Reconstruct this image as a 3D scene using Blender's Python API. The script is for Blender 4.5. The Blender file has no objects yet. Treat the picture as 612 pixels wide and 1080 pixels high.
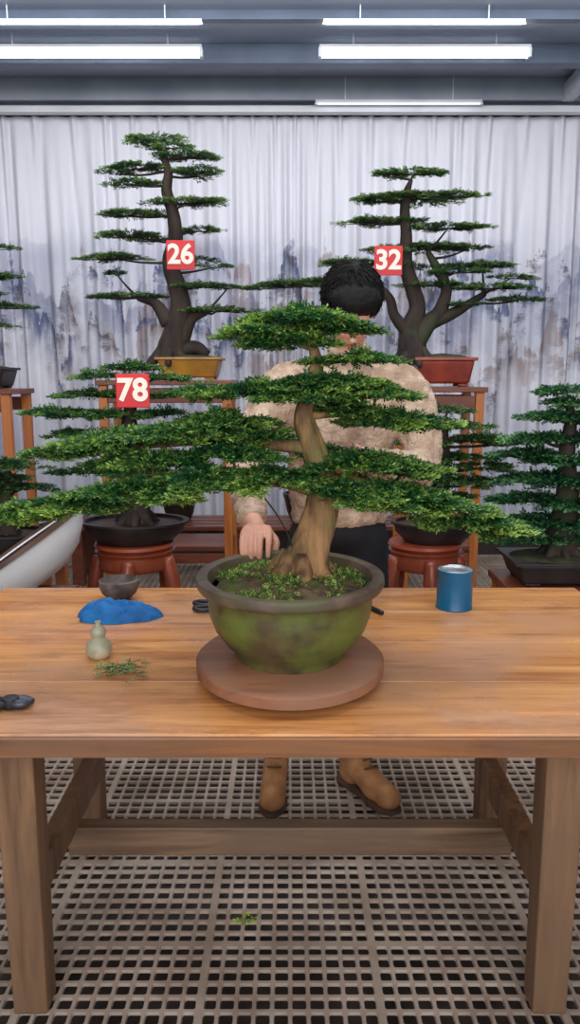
import bpy, math, random
import numpy as np
from mathutils import Vector, Matrix
rng=np.random.default_rng(7); random.seed(7)
S=bpy.context.scene
S.view_settings.view_transform='Standard'
COL=S.collection
def link(o,parent=None):
    COL.objects.link(o)
    if parent is not None: o.parent=parent
    return o
def empty(name,loc=(0,0,0),parent=None):
    e=bpy.data.objects.new(name,None); e.location=loc; e.empty_display_size=.1; return link(e,parent)
# ---------------- materials
def srgb(c):
    return tuple(((x/255)/12.92 if x/255<=.04045 else ((x/255+.055)/1.055)**2.4) for x in c)+(1,)
def newmat(name,rough=.6,metal=0,spec=.5):
    m=bpy.data.materials.new(name); m.use_nodes=True
    b=m.node_tree.nodes['Principled BSDF']
    b.inputs['Roughness'].default_value=rough; b.inputs['Metallic'].default_value=metal
    b.inputs['Specular IOR Level'].default_value=spec
    return m,m.node_tree,b
def mat(name,c1,c2=None,scale=8,rough=.6,metal=0,bump=.0,stretch=(1,1,1),detail=5,lo=.35,hi=.65,c3=None,s3=3,lo3=.5,hi3=.6,spec=.5,bscale=None,bdist=.01):
    m,nt,b=newmat(name,rough,metal,spec); N=nt.nodes; L=nt.links
    c2=c2 or tuple(int(x*.8) for x in c1)
    tc=N.new('ShaderNodeTexCoord'); mp=N.new('ShaderNodeMapping'); mp.inputs['Scale'].default_value=stretch
    L.new(tc.outputs['Object'],mp.inputs['Vector'])
    no=N.new('ShaderNodeTexNoise'); no.inputs['Scale'].default_value=scale; no.inputs['Detail'].default_value=detail
    L.new(mp.outputs[0],no.inputs['Vector'])
    r=N.new('ShaderNodeValToRGB'); r.color_ramp.elements[0].position=lo; r.color_ramp.elements[1].position=hi
    r.color_ramp.elements[0].color=srgb(c1); r.color_ramp.elements[1].color=srgb(c2)
    L.new(no.outputs['Fac'],r.inputs['Fac']); out=r.outputs['Color']
    if c3:
        n3=N.new('ShaderNodeTexNoise'); n3.inputs['Scale'].default_value=s3; n3.inputs['Detail'].default_value=6
        L.new(tc.outputs['Object'],n3.inputs['Vector'])
        mr=N.new('ShaderNodeMapRange'); mr.inputs['From Min'].default_value=lo3; mr.inputs['From Max'].default_value=hi3
        L.new(n3.outputs['Fac'],mr.inputs['Value'])
        mx=N.new('ShaderNodeMix'); mx.data_type='RGBA'; L.new(mr.outputs[0],mx.inputs['Factor'])
        L.new(out,mx.inputs['A']); mx.inputs['B'].default_value=srgb(c3); out=mx.outputs['Result']
    L.new(out,b.inputs['Base Color'])
    if bump:
        nb=no
        if bscale:
            nb=N.new('ShaderNodeTexNoise'); nb.inputs['Scale'].default_value=bscale; nb.inputs['Detail'].default_value=4
            L.new(mp.outputs[0],nb.inputs['Vector'])
        bp=N.new('ShaderNodeBump'); bp.inputs['Strength'].default_value=bump; bp.inputs['Distance'].default_value=bdist
        L.new(nb.outputs['Fac'],bp.inputs['Height']); L.new(bp.outputs[0],b.inputs['Normal'])
    return m
def emat(name,c,st):
    m,nt,b=newmat(name); b.inputs['Base Color'].default_value=srgb(c)
    b.inputs['Emission Color'].default_value=srgb(c); b.inputs['Emission Strength'].default_value=st; return m
# ---------------- mesh helpers
def mesh(name,v,f,m=None,smooth=False,parent=None,loc=None,rot=None):
    me=bpy.data.meshes.new(name); me.from_pydata([tuple(map(float,p)) for p in v],[],[tuple(map(int,q)) for q in f]); me.update()
    if smooth: me.polygons.foreach_set('use_smooth',[True]*len(me.polygons))
    if m: me.materials.append(m)
    o=bpy.data.objects.new(name,me); link(o,parent)
    if loc is not None:o.location=loc
    if rot is not None:o.rotation_euler=rot
    return o
def bevel(o,w,seg=2):
    b=o.modifiers.new('b','BEVEL'); b.width=w; b.segments=seg; b.limit_method='ANGLE'; return o
def boxgeo(c,s,taper=1):
    x,y,z=c; a,b,h=s[0]/2,s[1]/2,s[2]/2; v=[]
    for k,t in((-1,taper),(1,1)):
        for sx,sy in((-1,-1),(1,-1),(1,1),(-1,1)): v.append((x+sx*a*t,y+sy*b*t,z+k*h))
    f=[(3,2,1,0),(4,5,6,7),(0,1,5,4),(1,2,6,5),(2,3,7,6),(3,0,4,7)]
    return v,f
def boxes(name,lst,m,parent=None,bv=.004,loc=None,rot=None):
    V=[];F=[]
    for it in lst:
        v,f=boxgeo(*it); n=len(V); V+=v; F+=[tuple(i+n for i in q) for q in f]
    o=mesh(name,V,F,m,False,parent,loc,rot)
    if bv: bevel(o,bv)
    return o
def lathe(name,prof,m,seg=48,parent=None,loc=None,sx=1,sy=1,noise=0,rot=None,smooth=True):
    V=[];F=[];n=len(prof)
    for i in range(seg):
        a=2*math.pi*i/seg
        for j,(r,z) in enumerate(prof):
            k=1+noise*(math.sin(3*a+z*40)+.6*math.sin(7*a+j))*.5
            V.append((r*k*math.cos(a)*sx,r*k*math.sin(a)*sy,z))
    for i in range(seg):
        for j in range(n-1):
            a=i*n+j;b=((i+1)%seg)*n+j; F.append((a,b,b+1,a+1))
    if prof[0][0]>1e-4: F.append([i*n for i in range(seg)][::-1])
    if prof[-1][0]>1e-4: F.append([i*n+n-1 for i in range(seg)])
    o=mesh(name,V,F,m,smooth,parent,loc,rot)
    if smooth:
        e=o.modifiers.new('es','EDGE_SPLIT'); e.split_angle=math.radians(50)
    return o
def catmull(P,sub):
    P=np.array(P,float); Q=np.vstack([2*P[0]-P[1],P,2*P[-1]-P[-2]]); out=[]
    for i in range(1,len(Q)-2):
        for k in range(sub):
            t=k/sub; p0,p1,p2,p3=Q[i-1],Q[i],Q[i+1],Q[i+2]
            out.append(.5*((2*p1)+(-p0+p2)*t+(2*p0-5*p1+4*p2-p3)*t*t+(-p0+3*p1-3*p2+p3)*t**3))
    out.append(P[-1]); return np.array(out)
def tubegeo(P,seg=8,sub=4,flute=0,smoothpath=True):
    Q=catmull(P,sub) if smoothpath and sub>1 else np.array(P,float)
    pts=Q[:,:3]; R=np.maximum(Q[:,3],1e-4); n=len(pts)
    T=np.gradient(pts,axis=0); T/=np.linalg.norm(T,axis=1)[:,None]+1e-9
    ref=np.array([0,1,0.]) if abs(T[0][1])<.9 else np.array([1,0,0.])
    V=[];F=[];ph=rng.random(3)*6
    for i in range(n):
        u=np.cross(T[i],ref); u/=np.linalg.norm(u)+1e-9; w=np.cross(T[i],u)
        for k in range(seg):
            a=2*math.pi*k/seg
            r=R[i]*(1+flute*(math.sin(3*a+ph[0]+i*.12)+.6*math.sin(5*a+ph[1]-i*.2)+.5*math.sin(8*a+ph[2]+i*.5)*math.sin(i*.9)))
            V.append(pts[i]+r*(math.cos(a)*u+math.sin(a)*w))
    for i in range(n-1):
        for k in range(seg):
            a=i*seg+k;b=i*seg+(k+1)%seg; F.append((a,b,b+seg,a+seg))
    F.append(tuple(range(seg))[::-1]); F.append(tuple((n-1)*seg+k for k in range(seg)))
    return V,F
def tubes(name,paths,m,parent=None,seg=8,sub=4,flute=0,loc=None):
    V=[];F=[]
    for p in paths:
        v,f=tubegeo(p,seg,sub,flute); n=len(V); V+=list(v); F+=[tuple(i+n for i in q) for q in f]
    return mesh(name,V,F,m,True,parent,loc)
# ---------------- foliage
def leafmat(name):
    m,nt,b=newmat(name,.5); N=nt.nodes;L=nt.links
    a=N.new('ShaderNodeAttribute'); a.attribute_name='Col'
    L.new(a.outputs['Color'],b.inputs['Base Color'])
    b.inputs['Specular IOR Level'].default_value=.4
    t=N.new('ShaderNodeBsdfTranslucent'); L.new(a.outputs['Color'],t.inputs['Color'])
    mx=N.new('ShaderNodeMixShader'); mx.inputs[0].default_value=.25
    L.new(b.outputs[0],mx.inputs[1]); L.new(t.outputs[0],mx.inputs[2]); L.new(mx.outputs[0],N['Material Output'].inputs['Surface'])
    return m
LEAF=leafmat('needle_foliage')
def norm(a): return a/(np.linalg.norm(a,axis=-1,keepdims=True)+1e-9)
def needles(name,P,D,bright,l,ln,w,m,dark,mid,tip,parent):
    n=len(P); up=np.array([0,0,1.])+rng.normal(0,.35,(n,3)); side=norm(np.cross(D,up)); nn=norm(np.cross(side,D))
    t=(np.arange(m)+.5)/m
    sg=np.where(np.arange(m)%2==0,1.,-1.)
    base=P[:,None,:]+D[:,None,:]*(l*t)[None,:,None]
    nd=D[:,None,:]*.75+side[:,None,:]*(sg*.8)[None,:,None]+nn[:,None,:]*rng.normal(.12,.3,(n,m,1))
    nd=norm(nd); LN=(ln*(1.1-.5*t))[None,:,None]*rng.uniform(.75,1.2,(n,m,1))
    pw=norm(np.cross(nd,nn[:,None,:]+rng.normal(0,.4,(n,m,3))))*w
    v=np.stack([base,base+nd*LN*.5+pw,base+nd*LN,base+nd*LN*.5-pw],axis=2).reshape(-1,3)
    nf=n*m
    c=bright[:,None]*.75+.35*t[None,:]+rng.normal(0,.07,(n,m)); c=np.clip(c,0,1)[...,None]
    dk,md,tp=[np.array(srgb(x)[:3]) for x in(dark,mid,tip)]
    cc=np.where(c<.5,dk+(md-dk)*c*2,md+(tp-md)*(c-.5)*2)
    cc=np.repeat(cc.reshape(-1,1,3),4,axis=1).reshape(-1,3); cc=np.hstack([cc,np.ones((len(cc),1))])
    me=bpy.data.meshes.new(name); me.vertices.add(nf*4); me.vertices.foreach_set('co',v.ravel())
    me.loops.add(nf*4); me.loops.foreach_set('vertex_index',np.arange(nf*4,dtype=np.int32))
    me.polygons.add(nf); me.polygons.foreach_set('loop_start',np.arange(0,nf*4,4,dtype=np.int32))
    me.update(calc_edges=True)
    at=me.color_attributes.new('Col','FLOAT_COLOR','POINT'); at.data.foreach_set('color',cc.ravel())
    me.materials.append(LEAF); o=bpy.data.objects.new(name,me); return link(o,parent)
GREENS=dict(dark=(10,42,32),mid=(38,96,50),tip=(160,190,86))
def bonsai(parent,origin,sc,trunk,limbs,pads,bark,cs=12,spr=45,m=10,l=14,ln=6.5,w=1.0,greens=GREENS,flute=.08,dens=1.0,tseg=14,bias=0.,rootsplay=True,zflat=1.0,ext=1.12):
    ox=np.array(origin); tr=lambda P:[(ox[0]+p[0]*sc,ox[1]+p[1]*sc,ox[2]+p[2]*sc,p[3]*sc) for p in P]
    V=[];F=[]
    def add(P,seg,sub,fl):
        v,f=tubegeo(tr(P),seg,sub,fl); n=len(V); V.extend(v); F.extend([tuple(i+n for i in q) for q in f])
    add(trunk,tseg,6,flute)
    if rootsplay:
        r0=trunk[0][3]
        for k in range(7):
            a=k*.9+.3; x,y=math.cos(a),math.sin(a)
            add([(trunk[0][0]+x*r0*.4,trunk[0][1]+y*r0*.4,trunk[0][2]+r0*.9,r0*.35),(trunk[0][0]+x*r0*1.0,trunk[0][1]+y*r0*1.0,trunk[0][2]+r0*.25,r0*.3),(trunk[0][0]+x*r0*1.5,trunk[0][1]+y*r0*1.5,trunk[0][2]-r0*.1,r0*.12)],6,3,.05)
    cand=[q for q in catmull(trunk,4)[6:]]
    for lb in limbs:
        add(lb,10,5,.06); cand+=list(catmull(lb,4))
    cand=np.array(cand)
    Ps=[];Ds=[];Bs=[]
    for (cx,cy,cz,rx,ry,rz) in pads:
        rz=rz*zflat
        c=np.array([cx,cy,cz],float)
        d=np.linalg.norm((cand[:,:3]-c)*np.array([1,1,1.6]),axis=1)+np.where(cand[:,2]>cz+2,30,0); q=cand[d.argmin()]
        mid=(q[:3]+c)/2+np.array([0,0,-2.+rng.normal(0,1)])
        rb=min(q[3]*.55,2.6*cs/12+.4)
        add([(*q[:3],rb),(*mid,rb*.75),(cx,cy,cz-1,rb*.45)],6,3,.03)
        nc=max(4,int(dens*3.0*rx*ry/(cs*cs)))
        ph=rng.random(4)*6
        for i in range(nc):
            a=rng.random()*6.283; rho=math.sqrt(rng.random())*(1 if i%4 else ext)
            k=1+.18*math.sin(3*a+ph[0])+.14*math.sin(5*a+ph[1])
            x=math.cos(a)*rx*rho*k; y=math.sin(a)*ry*rho*k
            z=rz*(.8-1.2*rho**2)+rng.normal(0,rz*.14)
            cc=c+np.array([x,y,z]); out=np.array([math.cos(a)*rx,math.sin(a)*ry,0]); out/=np.linalg.norm(out)+1e-6
            if i%2==0: add([(cx,cy,cz-1,rb*.35),(cx+x*.55,cy+y*.55,cz-1.5,rb*.28),(cc[0],cc[1],cc[2]-rz*.2,.35)],4,2,0)
            ns=max(6,int(spr*rng.uniform(.6,1.2))); aa=rng.random(ns)*6.283; rr=np.sqrt(rng.random(ns))*cs*rng.uniform(.7,1.2)
            lx=np.cos(aa)*rr; ly=np.sin(aa)*rr
            pr=lx*out[0]+ly*out[1]; lx+=out[0]*pr*.6; ly+=out[1]*pr*.6
            off=np.stack([lx,ly,rz*.28*(1-(rr/cs)**2)+rng.normal(0,rz*.12,ns)],1)
            dd=np.stack([np.cos(aa),np.sin(aa),rng.normal(.08,.17,ns)],1)*.75+out*(.35+.8*rho)
            Ps.append(cc+off); Ds.append(norm(dd))
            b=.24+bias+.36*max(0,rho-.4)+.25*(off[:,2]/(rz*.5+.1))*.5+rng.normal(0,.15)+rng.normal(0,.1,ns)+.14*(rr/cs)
            Bs.append(b)
    P=np.vstack(Ps)*sc+ox; D=np.vstack(Ds); B=np.clip(np.concatenate(Bs),0,1)
    mesh('trunk_and_branches',V,F,bark,True,parent)
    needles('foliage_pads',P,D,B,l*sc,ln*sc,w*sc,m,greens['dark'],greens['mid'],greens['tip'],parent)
# ---------------- body volumes
def sphere_pts(n=10):
    V=[(0,0,1)];F=[]
    rings=n; seg=2*n
    for i in range(1,rings):
        t=math.pi*i/rings
        for k in range(seg): V.append((math.sin(t)*math.cos(2*math.pi*k/seg),math.sin(t)*math.sin(2*math.pi*k/seg),math.cos(t)))
    V.append((0,0,-1)); e=len(V)-1
    for k in range(seg):
        F.append((0,1+k,1+(k+1)%seg)); F.append((e,e-seg+(k+1)%seg,e-seg+k))
    for i in range(rings-2):
        for k in range(seg):
            a=1+i*seg+k;b=1+i*seg+(k+1)%seg; F.append((a,a+seg,b+seg,b))
    return np.array(V),F
SP=sphere_pts(8)
def blob(name,ells,segs,m,voxel,parent,smooth=4,loc=None,rot=None,disp=None):
    V=[];F=[]
    def addell(c,r):
        n=len(V); V.extend(SP[0]*np.array(r)+np.array(c)); F.extend([tuple(i+n for i in q) for q in SP[1]])
    for c,r in ells: addell(c,r)
    for chain in segs:
        C=catmull(chain,4) if len(chain)>2 else np.array(chain,float)
        for a,b in zip(C[:-1],C[1:]):
            L=np.linalg.norm(b[:3]-a[:3]); k=max(1,int(L/(min(a[3],b[3])*.3)))
            for i in range(k+1):
                q=a+(b-a)*i/k; addell(q[:3],(q[3],)*3)
    o=mesh(name,V,F,m,True,parent,loc,rot)
    r=o.modifiers.new('r','REMESH'); r.mode='VOXEL'; r.voxel_size=voxel; r.use_smooth_shade=True
    s=o.modifiers.new('s','SMOOTH'); s.factor=.6; s.iterations=smooth
    if disp:
        tx=bpy.data.textures.new(name+'_t','CLOUDS'); tx.noise_scale=disp[1]; tx.noise_depth=3
        d=o.modifiers.new('d','DISPLACE'); d.texture=tx; d.strength=disp[0]; d.mid_level=.5; d.texture_coords='LOCAL'
    return o

# =================== CAMERA
cam=bpy.data.cameras.new('camera'); cam.sensor_fit='VERTICAL'; cam.sensor_height=24; cam.lens=24*800/1080
co=bpy.data.objects.new('camera',cam); link(co); co.location=(0,0,1.45); co.rotation_euler=(math.radians(80),0,0); S.camera=co
cam.clip_start=.05

# =================== ROOM
YW=6.35
def floor_grid():
    px,py=.0425,.0425; nx,ny=10,8
    V=[];F=[]
    X0=-10*px*8-.212
    def cell(x0,y0,x1,y1,bl,br,bb,bt):
        a,b,c,d=x0+bl,x1-br,y0+bb,y1-bt; r=.0035
        hole=[(a+r,c),(b-r,c),(b,c+r),(b,d-r),(b-r,d),(a+r,d),(a,d-r),(a,c+r)]
        n=len(V)
        V.extend([(x0,y0,0),(x1,y0,0),(x1,y1,0),(x0,y1,0)]); V.extend([(x,y,0) for x,y in hole]); V.extend([(x+.0015*(1 if x<(a+b)/2 else -1),y,-.009) for x,y in hole])
        h=n+4
        F.extend([(n,n+1,h+1,h),(n+1,n+2,h+3,h+2),(n+2,n+3,h+5,h+4),(n+3,n,h+7,h+6),(n+1,h+2,h+1),(n+2,h+4,h+3),(n+3,h+6,h+5),(n,h,h+7)])
        for k in range(8):
            F.append((h+k,h+(k+1)%8,h+8+(k+1)%8,h+8+k))
    g=.0042; e=.0095
    for I in range(16):
        for J in range(17):
            xx=X0+I*nx*px; yy=.4+J*ny*py-.01
            for i in range(nx):
                for j in range(ny):
                    cell(xx+i*px,yy+j*py,xx+(i+1)*px,yy+(j+1)*py,e if i==0 else g,e if i==nx-1 else g,e if j==0 else g,e if j==ny-1 else g)
    return V,F
v,f=floor_grid()
FM=mat('floor_plastic',(196,178,162),(160,140,124),6,.42,bump=.15,c3=(126,106,92),s3=2.2,lo3=.48,hi3=.74)
fo=mesh('floor',v,f,FM)
UM=mat('subfloor_dirt',(86,76,70),(46,40,38),9,.6,bump=.3)
boxes('subfloor',[((0,2.6,-.10),(9.9,7.3,.1))],UM,bv=0)
def curtain():
    nx=1500;zs=[.28,.8,1.4,2.0,2.6,3.0,3.25,3.34,3.39]
    V=[];F=[]
    for i in range(nx+1):
        x=-4.9+9.8*i/nx
        p=x/.21+.35*math.sin(x*2.3)+.2*math.sin(x*5.1)
        for z in zs:
            t=min(1,(3.42-z)/1.0)
            w=math.sin(2*math.pi*p); pin=max(0,w)**4
            a=(.040*w*(.4+.6*t)+ .024*math.sin(2*math.pi*p*2.3+z*.6)*t) - .05*pin*(1-t)
            V.append((x,6.15+a,z))
    n=len(zs)
    for i in range(nx):
        for j in range(n-1): F.append((i*n+j,(i+1)*n+j,(i+1)*n+j+1,i*n+j+1))
    m,nt,b=newmat('curtain_ink_print',.85); N=nt.nodes;L=nt.links
    tc=N.new('ShaderNodeTexCoord'); sep=N.new('ShaderNodeSeparateXYZ'); L.new(tc.outputs['Object'],sep.inputs[0])
    def vec(sx,sz,off):
        c=N.new('ShaderNodeCombineXYZ')
        for s,k,o in((sx,'X',off),(sz,'Z',0)):
            q=N.new('ShaderNodeMath'); q.operation='MULTIPLY_ADD'; L.new(sep.outputs[k],q.inputs[0]); q.inputs[1].default_value=s; q.inputs[2].default_value=o; L.new(q.outputs[0],c.inputs[k])
        return c.outputs[0]
    def noise(sc,det,rough=.6,sx=1,sz=1,off=0):
        n=N.new('ShaderNodeTexNoise'); n.inputs['Scale'].default_value=sc; n.inputs['Detail'].default_value=det; n.inputs['Roughness'].default_value=rough
        L.new(vec(sx,sz,off),n.inputs['Vector']); return n.outputs['Fac']
    def mr(v,a,b_,c=0,d=1):
        n=N.new('ShaderNodeMapRange'); n.interpolation_type='SMOOTHSTEP'; n.inputs['From Min'].default_value=a; n.inputs['From Max'].default_value=b_
        n.inputs['To Min'].default_value=c; n.inputs['To Max'].default_value=d; L.new(v,n.inputs['Value']); return n.outputs[0]
    def mth(op,a,b_):
        n=N.new('ShaderNodeMath'); n.operation=op
        for k,s in enumerate((a,b_)):
            if isinstance(s,(int,float)): n.inputs[k].default_value=s
            else: L.new(s,n.inputs[k])
        return n.outputs[0]
    def mixc(f,a,b_):
        n=N.new('ShaderNodeMix'); n.data_type='RGBA'; L.new(f,n.inputs['Factor'])
        for s,k in((a,'A'),(b_,'B')):
            if isinstance(s,tuple): n.inputs[k].default_value=s
            else: L.new(s,n.inputs[k])
        return n.outputs['Result']
    mist=mth('MULTIPLY',mr(noise(1.1,4),.35,.6),mr(sep.outputs['Z'],2.9,1.6))
    c=mixc(mist,srgb((218,217,226)),srgb((188,189,202)))
    # (seed, freq, base height, amplitude, fade length, colour, strength, patch lo, patch hi)
    for (off,fx,hb,ha,fade,col,st,lo,hi) in((3.1,1.1,1.10,2.7,.9,(172,174,192),.8,.34,.50),(11.7,1.7,.45,3.5,.60,(138,142,166),.8,.40,.54),(23.4,2.0,.0,4.1,.50,(150,132,132),.8,.44,.54),(31.9,2.4,-.35,4.5,.42,(76,88,124),.95,.45,.53),(47.9,2.2,-.30,4.5,.36,(84,78,88),.85,.48,.55)):
        h=mth('MULTIPLY_ADD',noise(fx,7,.60,1,.15,off),ha)
        h.node.inputs[2].default_value=hb
        val=mth('SUBTRACT',h,sep.outputs['Z'])
        mk=mth('MULTIPLY',mr(val,0,.03),mr(val,fade,.03))
        mk=mth('MULTIPLY',mk,mr(noise(fx*1.0,7,.72,1,1.3,off+5),lo,hi))
        mk=mth('MULTIPLY',mk,mr(sep.outputs['Z'],2.62,2.35))
        mk=mth('MULTIPLY',mk,mr(sep.outputs['Z'],.9,1.25,.35,1))
        mk=mth('MULTIPLY',mk,st)
        c=mixc(mk,c,srgb(col))
    L.new(c,b.inputs['Base Color'])
    return mesh('curtain',V,F,m,True)
curtain()
WM=mat('wall_paint',(90,88,92),(80,78,84),3,.8)
boxes('wall_back',[((0,YW+.1,1.7),(10.4,.1,3.7))],WM,bv=0)
boxes('wall_left',[((-5.1,2.6,1.7),(.1,7.6,3.7))],WM,bv=0)
boxes('wall_right',[((5.1,2.6,1.7),(.1,7.6,3.7))],WM,bv=0)
boxes('baseboard_back',[((0,6.3,.12),(9.9,.06,.28))],mat('dark_base',(62,52,46),(44,38,36),4,.7))
CM,nt,b=newmat('ceiling_metal',.35,.25); N=nt.nodes;L=nt.links
tc=N.new('ShaderNodeTexCoord')
no=N.new('ShaderNodeTexNoise'); no.inputs['Scale'].default_value=1.2; L.new(tc.outputs['Object'],no.inputs[0])
r=N.new('ShaderNodeValToRGB'); r.color_ramp.elements[0].color=srgb((144,152,168)); r.color_ramp.elements[1].color=srgb((176,183,198)); L.new(no.outputs['Fac'],r.inputs[0]); L.new(r.outputs[0],b.inputs['Base Color'])
boxes('ceiling',[((0,2.8,3.62),(10.4,7.5,.06))],CM,bv=0)
BM=mat('beam_steel',(100,112,132),(82,94,112),3,.45,metal=.2)
boxes('trim_1',[((0,5.42,3.53),(9.9,.10,.12)),],BM)
boxes('trim_2',[((0,4.95,3.57),(9.9,.06,.06))],BM)
boxes('trim_3',[((0,6.0,3.52),(9.9,.12,.16))],mat('beam_light',(156,162,172),(136,144,156),3,.4,metal=.2))
boxes('trim_4',[((2.02,5.1,3.49),(.08,1.7,.12))],mat('beam_pale',(190,196,204),(166,172,182),3,.4))
rail=boxes('curtain_rail',[((0,6.02,3.395),(9.9,.07,.045))],mat('rail_white',(222,224,228),(206,208,214),3,.35))
LEDM=emat('led_white',(255,255,255),6); LEDD=emat('led_dim',(240,244,255),1.1)
HS=mat('housing',(215,218,222),(200,204,210),3,.4)
for nm,x0,x1,y,z,mm,t in(('led_tube_light',-1.95,-.57,5.22,3.47,LEDM,.05),('led_tube_light',.20,1.50,5.22,3.47,LEDM,.05),('led_tube_light',-1.85,-.53,4.86,3.49,LEDD,.012),('led_tube_light',.21,1.36,4.86,3.49,LEDD,.012),('led_tube_light',.20,1.38,5.93,3.41,LEDD,.014)):
    e=empty(nm); tubes('diffuser',[[(x0,y,z,t*.5),(x1,y,z,t*.5)]],mm,e,seg=12,sub=1)
    boxes('housing',[(((x0+x1)/2,y,z+t*.5+.010),(x1-x0+.03,t*1.1,.02)),((x0-.01,y,z),(.02,t*1.1,t*1.1)),((x1+.01,y,z),(.02,t*1.1,t*1.1)),((x0+.2,y,(z+t*.5+3.6)/2),(.008,.008,3.6-z-t*.5)),((x1-.2,y,(z+t*.5+3.6)/2),(.008,.008,3.6-z-t*.5))],HS,e,bv=.002)

# =================== TABLE
def woodmat(name,c1,c2,c3,axis='X',rough=.35,sc=1.,knots=False):
    m,nt,b=newmat(name,rough); N=nt.nodes;L=nt.links
    tc=N.new('ShaderNodeTexCoord'); mp=N.new('ShaderNodeMapping'); st={'X':(1.2,14,14),'Y':(14,1.2,14),'Z':(14,14,1.2)}[axis]
    mp.inputs['Scale'].default_value=tuple(s*sc for s in st); L.new(tc.outputs['Object'],mp.inputs[0])
    n=N.new('ShaderNodeTexNoise'); n.inputs['Scale'].default_value=1.5; n.inputs['Detail'].default_value=9; n.inputs['Roughness'].default_value=.65; n.inputs['Distortion'].default_value=.6; L.new(mp.outputs[0],n.inputs['Vector'])
    r=N.new('ShaderNodeValToRGB'); e=r.color_ramp.elements; e[0].position=.32;e[1].position=.66; e[0].color=srgb(c2); e[1].color=srgb(c1); L.new(n.outputs['Fac'],r.inputs[0])
    n2=N.new('ShaderNodeTexNoise'); n2.inputs['Scale'].default_value=2.6; n2.inputs['Detail'].default_value=5; L.new(tc.outputs['Object'],n2.inputs['Vector'])
    k=N.new('ShaderNodeMapRange'); k.inputs['From Min'].default_value=.46;k.inputs['From Max'].default_value=.62; k.inputs['To Max'].default_value=.8; L.new(n2.outputs['Fac'],k.inputs['Value'])
    mx=N.new('ShaderNodeMix'); mx.data_type='RGBA'; L.new(k.outputs[0],mx.inputs['Factor']); L.new(r.outputs[0],mx.inputs['A']); mx.inputs['B'].default_value=srgb(c3)
    out=mx.outputs['Result']
    if knots:
        for (s4,str4,lo4,hi4,a4,col4) in((5.5,(.5,1.6,1),.54,.70,.6,(120,70,42)),(9,(.15,2.2,1),.56,.64,.45,(104,66,44)),(3.2,(.6,1.2,1),.56,.7,.5,(206,178,150))):
            n4=N.new('ShaderNodeTexNoise'); n4.inputs['Scale'].default_value=s4; n4.inputs['Detail'].default_value=8; n4.inputs['Roughness'].default_value=.7
            mp4=N.new('ShaderNodeMapping'); mp4.inputs['Scale'].default_value=str4; mp4.inputs['Location'].default_value=(s4,s4*.7,0); L.new(tc.outputs['Object'],mp4.inputs[0]); L.new(mp4.outputs[0],n4.inputs['Vector'])
            k4=N.new('ShaderNodeMapRange'); k4.inputs['From Min'].default_value=lo4;k4.inputs['From Max'].default_value=hi4; k4.inputs['To Max'].default_value=a4; L.new(n4.outputs['Fac'],k4.inputs['Value'])
            m4=N.new('ShaderNodeMix'); m4.data_type='RGBA'; L.new(k4.outputs[0],m4.inputs['Factor']); L.new(out,m4.inputs['A']); m4.inputs['B'].default_value=srgb(col4); out=m4.outputs['Result']
    L.new(out,b.inputs['Base Color'])
    rr=N.new('ShaderNodeMapRange'); rr.inputs['To Min'].default_value=rough*.6; rr.inputs['To Max'].default_value=rough*1.4; L.new(n2.outputs['Fac'],rr.inputs['Value']); L.new(rr.outputs[0],b.inputs['Roughness'])
    bp=N.new('ShaderNodeBump'); bp.inputs['Strength'].default_value=.2; bp.inputs['Distance'].default_value=.004; L.new(n.outputs['Fac'],bp.inputs['Height']); L.new(bp.outputs[0],b.inputs['Normal'])
    return m
TW=woodmat('table_top_wood',(230,164,100),(172,106,58),(192,142,108),'X',.27,knots=True)
TE=woodmat('table_edge_wood',(156,102,62),(92,58,38),(124,88,64),'X',.35)
TL=woodmat('table_leg_wood',(146,108,76),(82,58,42),(116,88,66),'Z',.55)
TR=woodmat('table_rail_wood',(138,108,84),(80,60,44),(110,88,70),'X',.55)
table=empty('wooden_work_table')
TZ=.78
yb,yf=2.385,1.352
bw=(yb-yf)/4
boxes('top_planks',[((0,yf+bw*(i+.5),TZ-.022),(1.85,bw-.0008,.044)) for i in range(4)],TW,table,bv=.0015)
boxes('edge_band',[((0,yf-.004,TZ-.024),(1.85,.010,.040)),],TE,table,bv=.002)
boxes('apron',[((0,1.62,TZ-.078),(1.1,.03,.07)),((0,2.14,TZ-.078),(1.1,.03,.07))],TR,table)
boxes('legs',[((sx*xx,yy,(TZ-.044)/2),(.090,.08,TZ-.044),.88) for sx in(-1,1) for xx,yy in((.60,1.56),(.625,2.19))],TL,table,bv=.006)
boxes('side_rails',[((sx*.607,1.87,.27),(.045,.58,.085)) for sx in(-1,1)],TL,table)
boxes('cross_rail',[((0,1.95,.175),(1.24,.05,.085))],TR,table)

# =================== TURNTABLE + MAIN BONSAI
PC=(0,1.665)
TTW=woodmat('turntable_wood',(166,108,72),(104,64,44),(140,100,78),'X',.5)
tt=lathe('turntable_board',[(0,0),(.13,0),(.135,.010),(.12,.014),(.200,.016),(.213,.022),(.213,.044),(.206,.050),(0,.050)],TTW,64,None,(PC[0],PC[1]-.012,TZ),sy=1.14)
tree=empty('potted_bonsai_tree')
pot=empty('bonsai_pot',(0,0,0),tree)
PZ=TZ+.051
prof=[(0,.012),(.090,.012),(.095,0),(.125,0),(.130,.020),(.148,.034),(.170,.064),(.182,.096),(.186,.126),(.184,.150),(.19,.158),(.208,.162),(.213,.172),(.211,.184),(.202,.188),(.186,.184),(.178,.16),(.172,.12),(0,.11)]
PM=mat('pot_glaze_moss',(96,82,52),(58,46,34),14,.42,bump=.6,c3=(98,108,48),s3=9,lo3=.42,hi3=.60)
PRM=mat('pot_rim',(108,92,76),(74,60,48),16,.5,bump=.4,c3=(86,84,56),s3=8,lo3=.5,hi3=.62)
lathe('body',prof[:11],PM,72,pot,(PC[0],PC[1],PZ),sy=1.12)
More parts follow.
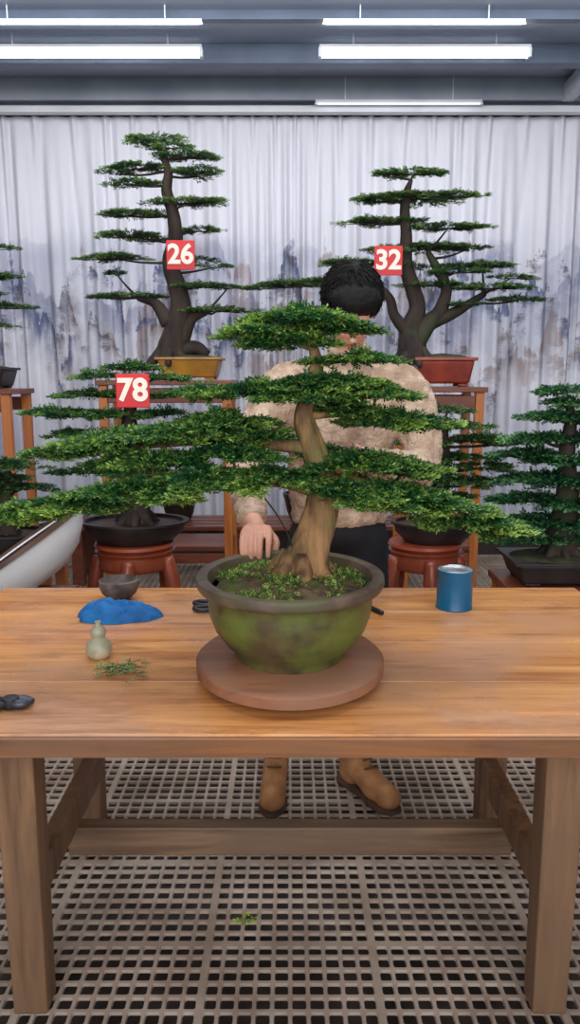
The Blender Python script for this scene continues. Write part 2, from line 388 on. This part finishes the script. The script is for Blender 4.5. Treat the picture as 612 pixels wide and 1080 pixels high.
lathe('rim',prof[10:],PRM,72,pot,(PC[0],PC[1],PZ),sy=1.12)
V=[];F=[];n=40
for j in range(12):
    for i in range(n):
        a=2*math.pi*i/n; r=.182*j/11
        V.append((r*math.cos(a),1.12*r*math.sin(a),.156+.026*(1-(j/11)**2)+rng.normal(0,.0025)))
for j in range(11):
    for i in range(n): F.append((j*n+i,(j+1)*n+i,(j+1)*n+(i+1)%n,j*n+(i+1)%n))
mesh('soil',V,F,mat('soil_moss',(116,92,66),(64,48,34),40,.9,bump=.8,c3=(92,106,44),s3=14,lo3=.50,hi3=.64),True,pot,(PC[0],PC[1],PZ))
ns=1000; a=rng.random(ns)*6.283; r=np.sqrt(rng.random(ns))*.172
keep=(np.sin(a*3+1)+np.sin(a*5+r*40))>-.2; a=a[keep];r=r[keep];ns=len(a)
P=np.stack([r*np.cos(a)+PC[0],1.12*r*np.sin(a)+PC[1],PZ+.158+.026*(1-(r/.182)**2)],1)
D=norm(np.stack([rng.normal(0,.7,ns),rng.normal(0,.7,ns),np.abs(rng.normal(.5,.3,ns))],1))
needles('moss_and_weeds',P,D,np.clip(rng.normal(.5,.25,ns),0,1),.014,.010,.0016,6,(46,66,24),(92,130,48),(190,206,110),pot)

BARK=mat('bark_main',(166,124,80),(84,58,38),34,.85,bump=.9,stretch=(1,1,.22),c3=(104,102,52),s3=9,lo3=.52,hi3=.72,bdist=.02,detail=9)
BARKD=mat('bark_dark',(66,52,44),(30,24,24),12,.85,bump=.8,stretch=(1,1,.3),c3=(56,62,36),s3=5,lo3=.55,hi3=.7)
def q(u,v,dy=0): return (u-322,dy,605-v)
def T(*L): return [(*q(u,v,dy),r) for u,v,dy,r in L]
trunk=T((318,612,0,32),(324,594,0,26),(331,570,0,21),(340,540,0,18.5),(344,512,2,17.5),(338,484,2,15),(328,458,0,13),(321,432,0,11),(328,405,0,9),(334,378,0,7),(328,352,0,4),(322,336,0,2))
limbs=[T((340,512,0,9),(295,498,-12,8),(240,500,-30,6.5),(180,505,-38,5),(110,518,-35,3.5),(50,532,-30,2)),
 T((330,465,0,8),(285,462,5,7),(230,458,8,5.5),(160,462,8,4),(100,470,5,2.2)),
 T((340,500,0,8),(380,500,-15,6.5),(420,512,-28,5),(470,530,-30,3.5),(525,548,-28,1.8)),
 T((325,430,0,6),(365,428,10,5),(420,438,15,3)),
 T((326,412,0,5),(285,406,0,4),(230,408,0,2.5)),
 T((330,375,0,4),(365,372,0,3),(395,372,0,2)),
 T((330,360,0,4),(300,350,0,3),(268,345,0,2))]
pads=[]
def pad(u,v,rx,ry,rz,dy=0): pads.append((*q(u,v,dy),rx,ry,rz))
pad(318,332,42,34,10); pad(354,342,36,30,8); pad(272,344,22,20,7,-4); pad(302,354,32,26,6,-6)
pad(376,372,28,22,5,4)
pad(345,399,50,34,8); pad(272,405,38,24,6); pad(218,409,34,16,4,4); pad(398,409,32,22,6,-6); pad(322,411,32,26,6,-16)
pad(416,437,42,28,7,10); pad(368,425,24,22,5,20); pad(442,443,20,16,5,6)
pad(235,440,42,34,10,5); pad(190,451,46,36,9,-6); pad(130,458,46,28,7,8); pad(88,466,30,20,5); pad(56,473,22,12,4)
pad(245,472,36,28,8,-20); pad(160,480,46,26,7,-10); pad(265,454,26,22,7,-4)
pad(285,496,42,32,9,-22); pad(215,497,44,34,9,-30); pad(140,510,52,34,8,-34); pad(75,524,46,28,6,-30); pad(30,535,34,16,5,-28)
pad(388,483,46,36,9,-8); pad(430,490,30,22,6,8); pad(405,512,48,36,10,-30); pad(452,525,40,30,8,-30); pad(500,542,36,22,6,-28); pad(535,553,20,12,4,-26); pad(362,508,24,24,7,-34)
pad(354,474,20,22,6,30)
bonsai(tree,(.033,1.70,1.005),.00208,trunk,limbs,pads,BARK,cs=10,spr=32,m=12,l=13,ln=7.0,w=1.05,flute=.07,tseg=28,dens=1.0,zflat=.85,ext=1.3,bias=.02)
tubes('guy_wire',[[(-.065,1.66,1.20,.0018),(-.03,1.67,1.15,.0018),(.0,1.68,1.09,.0018),(.012,1.69,1.02,.0018)]],mat('wire_dark',(40,34,32),(24,22,22),5,.5),tree,seg=6)

# =================== BACKGROUND TREES
TAGR=mat('tag_red',(218,30,36),(206,24,32),3,.45); TAGW=mat('tag_white',(250,240,225),(246,236,220),3,.5)
def tag(txt,x,y,z,s):
    e=empty('number_sign',(x,y,z)); boxes('plate',[((0,0,0),(s,.008,s))],TAGR,e,bv=.003)
    cu=bpy.data.curves.new('digits','FONT'); cu.body=txt; cu.size=s*.92; cu.extrude=.002; cu.offset=s*.028; cu.align_x='CENTER'; cu.align_y='CENTER'; cu.materials.append(TAGW)
    o=bpy.data.objects.new('digits',cu); link(o,e); o.rotation_euler=(math.pi/2,0,0); o.location=(0,-.006,0)
    tubes('wire',[[(0,.006,s*.4,.002),(0,.08,s*.5,.002)]],BM,e,seg=5,sub=1)
SOILD=mat('soil_dark',(60,66,34),(44,36,26),20,.9,bump=.6)
def recpot(par,x,y,z,w,d,h,m,tz=.85):
    e=empty('pot',(x,y,z),par)
    boxes('body',[((0,0,h*.5),(w,d,h*.8),tz)],m,e,bv=h*.08)
    boxes('rim_and_feet',[((0,0,h*.94),(w*1.08,d*1.08,h*.12)),((-w*.33,-d*.3,h*.05),(w*.16,d*.16,h*.1)),((w*.33,-d*.3,h*.05),(w*.16,d*.16,h*.1)),((-w*.33,d*.3,h*.05),(w*.16,d*.16,h*.1)),((w*.33,d*.3,h*.05),(w*.16,d*.16,h*.1))],m,e,bv=h*.03)
    lathe('soil',[(w*.5,h*1.0),(w*.3,h*1.1),(0,h*1.16)],SOILD,24,e,(0,0,0),sy=d/w)
def ovalpot(par,x,y,z,r,h,m,sy=.75):
    e=empty('pot',(x,y,z),par); lathe('body',[(0,0),(r*.7,0),(r*.72,h*.1),(r*.9,h*.5),(r*.92,h*.85),(r,h*.9),(r,h),(r*.9,h),(r*.88,h*.85),(0,h*.95)],m,40,e,sy=sy)
STW=woodmat('stand_wood',(214,130,60),(164,88,40),(182,102,50),'Z',.35)
STD=woodmat('stand_wood_red',(140,76,50),(92,46,32),(112,58,40),'X',.35)
def stand(x,y,z,w,d,name='plant_stand',shelf=.45):
    e=empty(name,(x,y,0)); t=.05
    boxes('posts',[((sx*(w/2-t/2),sy*(d/2-t/2),(z-.03)/2),(t,t,z-.03)) for sx in(-1,1) for sy in(-1,1)],STW,e)
    boxes('top_and_rails',[((0,0,z-.015),(w+.03,d+.03,.03)),((0,-d/2+.02,z-.09),(w-.1,.02,.08)),((0,d/2-.02,z-.09),(w-.1,.02,.08)),((0,0,shelf),(w-.02,d-.02,.03)),((0,-d/2+.02,shelf-.06),(w-.1,.02,.06)),((0,-d/2+.02,.12),(w-.1,.03,.05))],STD,e)
def pads_from(base,L,ry=.8,rz=4.,jit=10):
    out=[]
    for u,v,rx in L: out.append((u-base[0],rng.uniform(-jit,jit),base[1]-v,rx,rx*ry,rz+rx*.03))
    return out
def TT(base,L): return [(u-base[0],0,base[1]-v,r) for u,v,r in L]
DARKG=dict(dark=(16,40,30),mid=(44,86,48),tip=(132,162,86))
t26=empty('potted_bonsai_tree'); b26=(186,378)
x26=-.64
recpot(t26,x26+.05,4.6,1.442,.36,.26,.128,mat('pot_ochre',(184,132,42),(148,100,30),8,.35))
P26=pads_from(b26,[(163,148,24),(150,153,14),(180,158,18),(194,166,30),(210,182,22),(142,176,28),(118,181,14),(138,194,26),(208,184,18),(192,214,34),(130,225,30),(165,222,14),(208,241,22),(132,246,30),(160,250,14),(114,270,32),(205,272,18),(224,280,14),(118,288,12),(126,310,32),(212,300,28),(238,302,12),(226,326,30),(98,312,10)],.45,1.2)
A26=dict(cs=5.5,spr=17,m=8,l=6.5,ln=3.6,w=.62,greens=DARKG,dens=.72,bias=.05,zflat=.9,ext=1.25)
bonsai(t26,(x26,4.6,1.565),.0053,TT(b26,[(172,384,19),(174,366,16),(180,345,12),(186,322,11),(182,298,10),(176,275,9),(182,250,8),(180,225,7),(173,200,6),(175,180,4.5),(166,155,3)]),
  [TT(b26,[(184,360,9),(196,335,7),(214,328,3)]),TT(b26,[(172,340,9),(158,318,6),(138,312,3)]),TT(b26,[(176,372,8),(200,366,8),(215,374,5)])],P26,BARKD,**A26)
stand(-.72,4.6,1.44,.76,.40)
tag('26',-.60,4.34,2.115,.155)
b32=(440,376); x32=.80
t32=empty('potted_bonsai_tree')
recpot(t32,.905,4.6,1.402,.34,.25,.168,mat('pot_red',(158,60,38),(120,42,28),8,.3))
P32=pads_from(b32,[(420,184,30),(398,185,14),(425,205,46),(380,208,22),(470,206,24),(398,230,34),(460,238,32),(374,230,16),(440,257,42),(484,258,22),(393,262,18),(360,275,34),(422,277,20),(502,276,32),(470,284,26),(530,290,18),(288,297,36),(325,293,22),(260,301,14),(450,297,28),(507,301,36),(538,314,24),(480,319,18)],.45,1.2)
bonsai(t32,(x32,4.6,1.57),.0053,TT(b32,[(428,384,19),(426,368,16),(424,345,12),(430,322,9.5),(424,300,8.5),(416,275,7.5),(416,245,6.5),(414,220,5.5),(416,200,4),(420,188,2)]),
  [TT(b32,[(424,366,13),(442,340,10),(456,325,8),(462,300,6),(450,278,5),(440,262,3)]),TT(b32,[(446,338,8),(475,325,6),(505,306,3)]),TT(b32,[(422,350,8),(405,330,6),(398,310,5),(370,292,4),(320,296,2)])],P32,BARKD,**A26)
stand(.89,4.6,1.40,.46,.38)
tag('32',.54,4.34,2.085,.155)
STOOL=mat('stool_lacquer',(160,76,48),(118,52,34),6,.3)
def stool(x,y,z,w=.36):
    e=empty('wooden_stool',(x,y,0)); h=w/2
    lathe('top',[(0,z-.05),(h*.92,z-.05),(h*.98,z-.035),(h*.9,z-.028),(h,z-.012),(h*.97,z),(0,z)],STOOL,40,e)
    lathe('apron',[(h*.86,z-.12),(h*.93,z-.10),(h*.90,z-.05),(h*.80,z-.05),(h*.80,z-.12)],STOOL,40,e)
    P=[]
    for k in range(5):
        a=k*2*math.pi/5-math.pi/2; c,s=math.cos(a),math.sin(a)
        P.append([(c*h*.86,s*h*.86,z-.06,.03),(c*h*1.02,s*h*1.02,z-.2,.034),(c*h*1.02,s*h*1.02,z*.4,.026),(c*h*.85,s*h*.85,.08,.02),(c*h*.95,s*h*.95,.02,.026)])
    tubes('legs',P,STOOL,e,seg=10,sub=5)
    lathe('foot_ring',[(h*.8,.0),(h*1.0,.0),(h*1.0,.035),(h*.8,.035)],STOOL,40,e)
    return e
DP=mat('pot_dark',(52,40,38),(34,26,26),8,.4)
b78=(140,548)
x78=-.70
stool(-.71,3.4,.715,.37)
t78=empty('potted_bonsai_tree')
ovalpot(t78,-.71,3.4,.72,.25,.095,DP)
P78=pads_from(b78,[(140,382,28),(112,390,20),(172,392,20),(92,410,32),(140,412,22),(204,408,24),(62,428,30),(112,432,32),(170,430,26),(42,431,14),(90,452,32),(150,452,32),(200,450,22),(60,470,28),(120,474,32),(180,476,28),(84,494,28),(150,496,34),(200,500,24),(112,516,26),(170,518,26)],.6,2.0,14)
A78=dict(cs=7.5,spr=20,m=8,l=9,ln=4.8,w=.88,dens=.82,zflat=1.,ext=1.25)
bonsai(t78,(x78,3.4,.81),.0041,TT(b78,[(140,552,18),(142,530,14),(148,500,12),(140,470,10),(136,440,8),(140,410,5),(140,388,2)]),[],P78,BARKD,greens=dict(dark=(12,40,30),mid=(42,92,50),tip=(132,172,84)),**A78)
tag('78',-.635,3.10,1.40,.135)
stool(.62,3.4,.715,.34)
tb=empty('potted_bonsai_tree'); bb=(462,545)
ovalpot(tb,.66,3.4,.72,.2,.09,DP)
Pb=pads_from(bb,[(470,424,22),(480,440,30),(508,456,34),(450,458,24),(534,460,16),(480,476,32),(512,484,26),(455,496,26),(500,500,26),(430,480,18),(470,518,24)],.6,2.2,12)
bonsai(tb,(.66,3.4,.81),.0041,TT(bb,[(462,552,14),(464,520,10),(470,490,9),(468,455,6),(470,430,3)]),[],Pb,BARKD,greens=DARKG,**A78)
tr_=empty('potted_bonsai_tree'); br=(598,590)
Pr=pads_from(br,[(598,412,22),(602,426,24),(586,440,34),(622,442,30),(575,464,28),(614,464,32),(572,482,34),(620,486,38),(582,508,42),(640,512,38),(572,532,36),(622,534,38),(588,556,38),(640,558,34),(585,574,30)],.65,2.4,12)
bonsai(tr_,(1.09,3.0,.75),.00365,TT(br,[(598,592,18),(600,560,14),(604,520,12),(600,480,9),(602,445,6),(598,418,3)]),[],Pr,BARKD,cs=10,spr=22,m=8,l=12,ln=7,w=1.4,greens=dict(dark=(10,38,28),mid=(36,90,56),tip=(112,160,96)),dens=.8,bias=.02,ext=1.25)
recpot(tr_,1.09,3.0,.642,.40,.28,.10,DP)
stand(1.09,3.0,.64,.44,.34,shelf=.3)
tl=empty('potted_bonsai_tree'); bl=(-10,395)
recpot(tl,-1.80,4.5,1.392,.34,.25,.12,DP)
Pl=pads_from(bl,[(0,272,26),(-20,270,26),(5,302,26),(-20,318,30),(12,331,24),(-20,350,30)],.5,1.5)
bonsai(tl,(-1.78,4.5,1.51),.0054,TT(bl,[(-14,396,14),(-14,360,10),(-5,320,8),(-10,290,6),(-6,272,3)]),[],Pl,BARKD,**A26)
stand(-1.84,4.5,1.39,.52,.38)
tl2=empty('potted_bonsai_tree'); bl2=(0,570)
ovalpot(tl2,-1.32,3.5,.642,.2,.1,DP)
Pl2=pads_from(bl2,[(0,494,30),(-20,510,30),(14,520,26),(-10,540,30),(10,548,22)],.8,2.5)
bonsai(tl2,(-1.32,3.5,.73),.0042,TT(bl2,[(0,575,12),(-2,540,10),(2,510,6),(0,495,3)]),[],Pl2,BARKD,greens=DARKG,**A78)
stand(-1.32,3.5,.64,.44,.30,shelf=.25)
bench=empty('low_display_bench',(-.35,5.4,0))
boxes('slats',[((0,-.18+.12*k,.42),(2.6,.09,.03)) for k in range(4)],STD,bench)
boxes('bench_legs',[((sx*1.15,yy,.2),(.08,.08,.40)) for sx in(-1,0,1) for yy in(-.15,.15)],STD,bench)
for i,(x,rr) in enumerate(((-.95,.16),(-.45,.13),(.45,.15),(.95,.13))):
    lathe('stacked_pots',[(0,.436),(rr*.6,.436),(rr*.8,.50),(rr*.95,.60),(rr,.62),(rr,.64),(rr*.88,.64),(rr*.8,.55),(0,.5)],DP,32,bench,(x,0,0))
# white round basin with brown rim, tipped on its cradle stand
tray=empty('white_round_basin',(-1.09,2.98,.775)); tray.rotation_euler=(math.radians(4),math.radians(-34),0)
lathe('bowl',[(0,-.16),(.12,-.155),(.20,-.12),(.265,-.06),(.30,0),(.29,0),(.255,-.06),(.19,-.11),(.11,-.145),(0,-.15)],mat('basin_white',(250,250,250),(240,240,244),4,.4),64,tray)
lathe('rim_band',[(.296,-.008),(.310,-.008),(.310,.010),(.286,.010),(.286,0),(.296,0),(.296,-.008)],mat('basin_rim',(92,62,46),(66,44,34),6,.5),64,tray)
stand(-1.06,2.99,.585,.3,.24,'wooden_side_stand',.3)

# =================== TABLE ITEMS
can=empty('blue_tin_can',(.487,2.17,TZ))
lathe('body',[(0,0),(.052,0),(.054,.003),(.052,.007),(.052,.108),(.054,.112),(.054,.117),(.051,.118),(.050,.113),(0,.113)],mat('tin_blue',(14,104,146),(10,84,124),6,.35),48,can)
lathe('lid',[(0,.1135),(.048,.1135),(.050,.1175),(.046,.1185),(.043,.1155),(0,.1155)],mat('tin_silver',(196,204,208),(170,180,186),6,.25,metal=.7),48,can)
V=[];F=[];nx=72;ny=44
for j in range(ny+1):
    for i in range(nx+1):
        u=-1+2*i/nx;w_=-1+2*j/ny
        du=u*math.sqrt(1-w_*w_/2); dw=w_*math.sqrt(1-u*u/2); rr=min(1,math.hypot(du,dw)); an=math.atan2(dw,du)
        k=1+.07*math.sin(3*an+1)+.04*math.sin(7*an)
        x=du*.118*k; y=dw*.062*k
        e=max(0,1-rr**3)**.55
        z=e*(.038+.014*math.exp(-((du+.35)**2)/.10)+.008*math.exp(-((du-.35)**2)/.06)+.0045*math.sin(9*du+5*dw)+.004*math.sin(14*dw-6*du)-.010*math.exp(-((du-.05+.3*dw)**2)/.006)-.006*math.exp(-((du-.5-.4*dw)**2)/.004)-.005*math.exp(-((du+.6-.5*dw)**2)/.004))+.001
        V.append((x,y,z))
n=nx+1
for j in range(ny):
    for i in range(nx): F.append((j*n+i,j*n+i+1,(j+1)*n+i+1,(j+1)*n+i))
mesh('blue_cloth',V,F,mat('cloth_blue',(14,104,168),(8,80,140),20,.8,bump=.4,bscale=120),True,None,(-.49,2.07,TZ))
lathe('stone_bowl',[(0,0),(.03,0),(.034,.006),(.052,.024),(.060,.045),(.060,.062),(.054,.066),(.048,.05),(.03,.03),(0,.025)],mat('stone_grey',(104,92,86),(60,52,50),24,.7,bump=.9),40,None,(-.525,2.25,TZ),noise=.07)
lathe('gourd_bottle',[(0,0),(.022,0),(.029,.008),(.032,.022),(.029,.036),(.019,.047),(.015,.052),(.018,.060),(.019,.067),(.015,.075),(.008,.080),(.006,.088),(.008,.091),(0,.091)],mat('celadon',(168,164,138),(140,140,114),14,.35,c3=(186,172,144),s3=20),36,None,(-.465,1.76,TZ))
cl=empty('pruned_twigs',(0,0,0)); ns=60
P=np.stack([rng.normal(-.385,.026,ns),rng.normal(1.66,.020,ns),TZ+.006+np.abs(rng.normal(0,.004,ns))],1); D=norm(np.stack([rng.normal(0,1,ns),rng.normal(0,1,ns),np.abs(rng.normal(.1,.12,ns))],1))
needles('clippings',P,D,np.clip(rng.normal(.6,.2,ns),0,1),.024,.011,.0014,10,(70,90,52),(122,146,88),(184,196,138),cl)
tubes('stems',[[(P[i][0],P[i][1],P[i][2],.0008),(*(P[i]+D[i]*.026),.0004)] for i in range(ns)],BARKD,cl,seg=4,sub=1)
fl=empty('fallen_sprig',(0,0,0)); ns=8
P=np.stack([rng.normal(-.13,.012,ns),rng.normal(1.83,.012,ns),.005+0*rng.random(ns)],1); D=norm(np.stack([rng.normal(0,1,ns),rng.normal(0,1,ns),.2+0*rng.random(ns)],1))
needles('needles',P,D,np.full(ns,.8),.020,.010,.002,10,(60,90,30),(120,160,50),(190,210,90),fl)
BK=mat('black_rubber',(34,34,40),(20,20,24),8,.45)
pl_=empty('wire_cutters',(-.575,1.47,TZ+.012)); pl_.rotation_euler=(0,0,math.radians(10))
tubes('handles',[[(.0,0,0,.008),(-.03,.018,0,.009),(-.07,.034,0,.009),(-.11,.03,0,.008)],[(.0,0,0,.008),(-.03,-.018,0,.009),(-.07,-.034,0,.009),(-.11,-.03,0,.008)]],BK,pl_,seg=10)
lathe('pivot',[(0,-.01),(.016,-.01),(.018,0),(.016,.012),(0,.014)],BK,20,pl_)
tubes('jaws',[[(0,0.004,0,.010),(.022,.012,0,.011),(.045,.003,0,.004)],[(0,-.004,0,.010),(.022,-.012,0,.011),(.045,-.003,0,.004)]],mat('tool_steel',(90,92,100),(60,62,70),8,.35,metal=.6),pl_,seg=8)
sh=empty('bonsai_shears',(-.03,2.16,TZ+.009))
tubes('loops',[[(-.10,.0,0,.006),(-.16,.03,0,.006),(-.235,.045,0,.0065),(-.255,.02,0,.0065),(-.21,.0,0,.006),(-.10,-.002,0,.006)],[(-.10,0,0,.006),(-.16,-.03,0,.006),(-.225,-.05,0,.0065),(-.25,-.025,0,.0065),(-.20,-.008,0,.006),(-.10,.002,0,.006)]],BK,sh,seg=8)
tubes('blades',[[(-.11,.004,0,.006),(-.05,.004,0,.008),(.04,0,0,.002)],[(-.11,-.004,0.002,.006),(-.05,-.004,0.002,.008),(.04,0,0.001,.002)]],mat('shear_steel',(120,122,128),(84,86,92),8,.3,metal=.7),sh,seg=8)
br_=empty('hand_rake',(.235,2.14,TZ+.008)); tubes('handle',[[(-.04,.05,0,.007),(.0,.0,0,.008),(.03,-.05,0,.006)]],BK,br_,seg=8)
tubes('tines',[[(-.04,.05,0,.003),(-.05+dx,.09,0,.002),(-.05+dx,.105,-.004,.0015)] for dx in(-.015,0,.015)],BM,br_,seg=6)

# =================== PERSON
man=empty('man')
SW=mat('fleece_sweater',(216,190,166),(178,150,128),26,.95,bump=.9,bscale=90,c3=(150,120,100),s3=7,lo3=.48,hi3=.70)
SK=mat('skin',(218,160,136),(200,140,118),10,.5)
TRS=mat('black_trousers',(30,30,36),(18,18,22),10,.85,bump=.3)
HR=mat('black_hair',(22,18,18),(10,9,9),60,.75,bump=.5,stretch=(1,1,.3),spec=.25)
BT=mat('tan_boot_suede',(196,142,94),(156,106,66),14,.8,bump=.4)
SOLE=mat('boot_sole',(96,70,52),(66,48,36),8,.8)
torso_e=[((.17,2.60,1.10),(.185,.125,.20)),((.17,2.59,1.27),(.195,.13,.18)),((.18,2.57,1.38),(.20,.125,.12)),((.18,2.56,1.44),(.165,.10,.075)),((.17,2.61,.985),(.175,.125,.075))]
sl=[[(.17,2.56,1.46,.075),(.19,2.50,1.545,.062)],
 [(.04,2.57,1.43,.085),(-.03,2.57,1.40,.085),(-.10,2.52,1.28,.072),(-.14,2.42,1.165,.064),(-.125,2.22,1.12,.055),(-.105,2.06,1.075,.044)],
 [(.31,2.57,1.43,.085),(.385,2.56,1.40,.085),(.43,2.53,1.28,.072),(.425,2.45,1.17,.064),(.30,2.22,1.19,.054),(.20,2.03,1.225,.044)]]
blob('sweater',torso_e,sl,SW,.012,man,4,disp=(.024,.026))
blob('neck',[],[[(.18,2.55,1.46,.056),(.187,2.47,1.59,.054)]],SK,.01,man,3)
blob('trousers',[((.17,2.61,.93),(.17,.12,.10))],[[(.09,2.61,.90,.098),(.03,2.60,.62,.082),(-.02,2.56,.40,.064),(-.045,2.54,.16,.058)],[(.25,2.61,.90,.098),(.27,2.60,.62,.082),(.26,2.57,.40,.064),(.245,2.54,.16,.058)]],TRS,.012,man,4)
def boot(nm,x,y,ang):
    blob(nm,[((0,0,.05),(.043,.05,.05)),((0,-.13,.045),(.048,.07,.042)),((0,-.19,.04),(.047,.05,.036))],[[(0,.01,.05,.045),(0,0,.13,.05),(0,0,.20,.056)],[(0,.0,.08,.045),(0,-.08,.065,.046),(0,-.18,.045,.042)]],BT,.007,man,3,(x,y,.012),(0,0,ang))
    blob(nm+'_sole',[((0,.02,.012),(.045,.055,.02)),((0,-.06,.012),(.042,.09,.018)),((0,-.16,.012),(.052,.085,.02))],[],SOLE,.006,man,2,(x,y,.006),(0,0,ang))
    L=[]
    for k in range(4):
        z=.100+.028*k; yy=-.095+.012*k
        L.append([(-.024,yy,z+.006,.0035),(0,yy-.012,z+.012,.0035),(.024,yy,z+.006,.0035)])
    l=tubes(nm+'_laces',L,SOLE,man,seg=6,loc=(x,y,.012)); l.rotation_euler=(0,0,ang)
boot('boot_left',-.05,2.54,math.radians(-3)); boot('boot_right',.225,2.52,math.radians(34))
hd=empty('head',(.190,2.43,1.665)); hd.parent=man; hd.rotation_euler=(math.radians(46),0,math.radians(5))
blob('skull_and_face',[((0,.012,.025),(.076,.094,.088)),((0,-.022,-.04),(.062,.066,.078)),((0,-.058,-.098),(.026,.024,.022)),((0,-.086,-.022),(.010,.012,.028)),((0,-.098,-.042),(.014,.014,.010)),((-.03,-.066,-.035),(.024,.02,.02)),((.03,-.066,-.035),(.024,.02,.02)),((0,-.070,.022),(.05,.018,.012)),((-.079,.012,-.02),(.010,.02,.032)),((.079,.012,-.02),(.010,.02,.032)),((0,-.081,-.066),(.024,.010,.006)),((0,-.079,-.075),(.020,.010,.006))],[],SK,.0045,hd,2)
WH=mat('eye_white',(235,232,228),(228,224,220),5,.3); LP=mat('lips',(176,98,88),(160,86,78),5,.5)
for sx in(-1,1):
    lathe('eye',[(0,-.010),(.009,-.006),(.011,0),(.009,.006),(0,.010)],WH,16,hd,(sx*.03,-.077,-.004))
    blob('iris',[((sx*.03,-.0865,-.005),(.0048,.003,.0048))],[],HR,.0015,hd,0)
    tubes('eyebrow',[[(sx*.014,-.089,.017,.003),(sx*.03,-.088,.022,.0035),(sx*.048,-.078,.016,.002)]],HR,hd,seg=6)
tubes('mouth',[[(-.022,-.083,-.070,.002),(0,-.091,-.070,.0035),(.022,-.083,-.070,.002)]],LP,hd,seg=6)
blob('hair_cap',[((0,.022,.040),(.093,.104,.094)),((0,-.035,.072),(.080,.062,.046)),((0,.06,-.02),(.080,.055,.078)),((-.076,.02,.01),(.018,.045,.05)),((.076,.02,.01),(.018,.045,.05))],[],HR,.006,hd,2,disp=(.008,.03))
L=[]
for i in range(1500):
    t=rng.random()*6.283; p=math.acos(rng.uniform(-.1,1)); d=np.array([math.sin(p)*math.cos(t),math.sin(p)*math.sin(t),math.cos(p)])
    if d[1]<-.55 and d[2]<.35: continue
    c=np.array([0,.02,.04])+d*np.array([.092,.102,.092]); tz=np.array([d[0]*.5,d[1]*.5-.35,-.6]); g=norm(tz-d*np.dot(tz,d))+rng.normal(0,.15,3)
    L.append([(*(c-d*.001),.0020),(*(c+d*.002+g*.011),.0017),(*(c+d*.0005+g*.024),.0005)])
tubes('hair_locks',L,HR,hd,seg=4,sub=2)
def hand(nm,palm,fingers,thumb,wrist):
    blob(nm,[],[wrist]+palm+fingers+[thumb],SK,.0038,man,2)
rx_,ry_,rz_=-.085,1.878,1.021
palm=[[(rx_-.028+.0175*k,ry_+.080,rz_+.036,.014),(rx_-.033+.021*k,ry_+.03,rz_+.032,.0122)] for k in range(4)]
fing=[[(rx_-.033+.021*k,ry_+.03,rz_+.032,.0098),(rx_-.035+.0222*k,ry_-.006-.004*(k in(1,2)),rz_+.028,.0088),(rx_-.034+.0218*k,ry_-.030-.004*(k in(1,2)),rz_+.009,.0081),(rx_-.033+.0212*k,ry_-.034,rz_-.008-.004*(k in(1,2)),.0073)] for k in range(4)]
thumb=[(rx_+.032,ry_+.070,rz_+.026,.013),(rx_+.048,ry_+.042,rz_+.012,.0108),(rx_+.046,ry_+.020,rz_-.010,.009)]
hand('hand_right',palm,fing,thumb,[(-.108,2.06,1.070,.028),(rx_-.004,ry_+.09,rz_+.038,.025)])
cx,cy,cz=.090,1.744,1.245
palm=[[(cx+.075,cy+.14,cz-.024+.018*k,.014),(cx+.035,cy+.085,cz-.032+.022*k,.013)] for k in range(4)]
fing=[[(cx+.035,cy+.085,cz-.032+.022*k,.0105),(cx-.005,cy+.045,cz-.034+.023*k,.0098),(cx-.040,cy+.016,cz-.034+.023*k,.009),(cx-.058-.004*(k in(1,2)),cy-.012,cz-.033+.022*k,.008)] for k in range(4)]
thumb=[(cx+.07,cy+.125,cz+.03,.014),(cx+.045,cy+.06,cz+.040,.0115),(cx+.030,cy+.012,cz+.034,.0095)]
hand('hand_left',palm,fing,thumb,[(.205,2.05,1.224,.028),(cx+.08,cy+.15,cz+.002,.026)])

# =================== LIGHTS
def area(name,loc,rot,sx,sy,e,c=(1,1,1)):
    l=bpy.data.lights.new(name,'AREA'); l.shape='RECTANGLE'; l.size=sx; l.size_y=sy; l.energy=e; l.color=c
    o=bpy.data.objects.new(name,l); link(o); o.location=loc; o.rotation_euler=rot; return o
area('overhead_fill_light',(0,1.9,3.4),(math.radians(8),0,0),3.6,1.8,66,(.97,.985,1))  # added soft overhead area, above the frame; this ceiling has no skylight
area('rear_fill_light',(0,4.3,3.45),(math.radians(22),0,0),5,.8,72,(.96,.98,1))  # area light added out of frame to light the rear trees and wall
area('front_fill_light',(0,-2.2,2.4),(math.radians(78),0,0),5,2.2,125,(.98,.99,1))  # unseen fill added behind the camera; no window stands there
w=bpy.data.worlds.new('world'); S.world=w; w.use_nodes=True
w.node_tree.nodes['Background'].inputs[0].default_value=(.88,.93,1,1); w.node_tree.nodes['Background'].inputs[1].default_value=.95
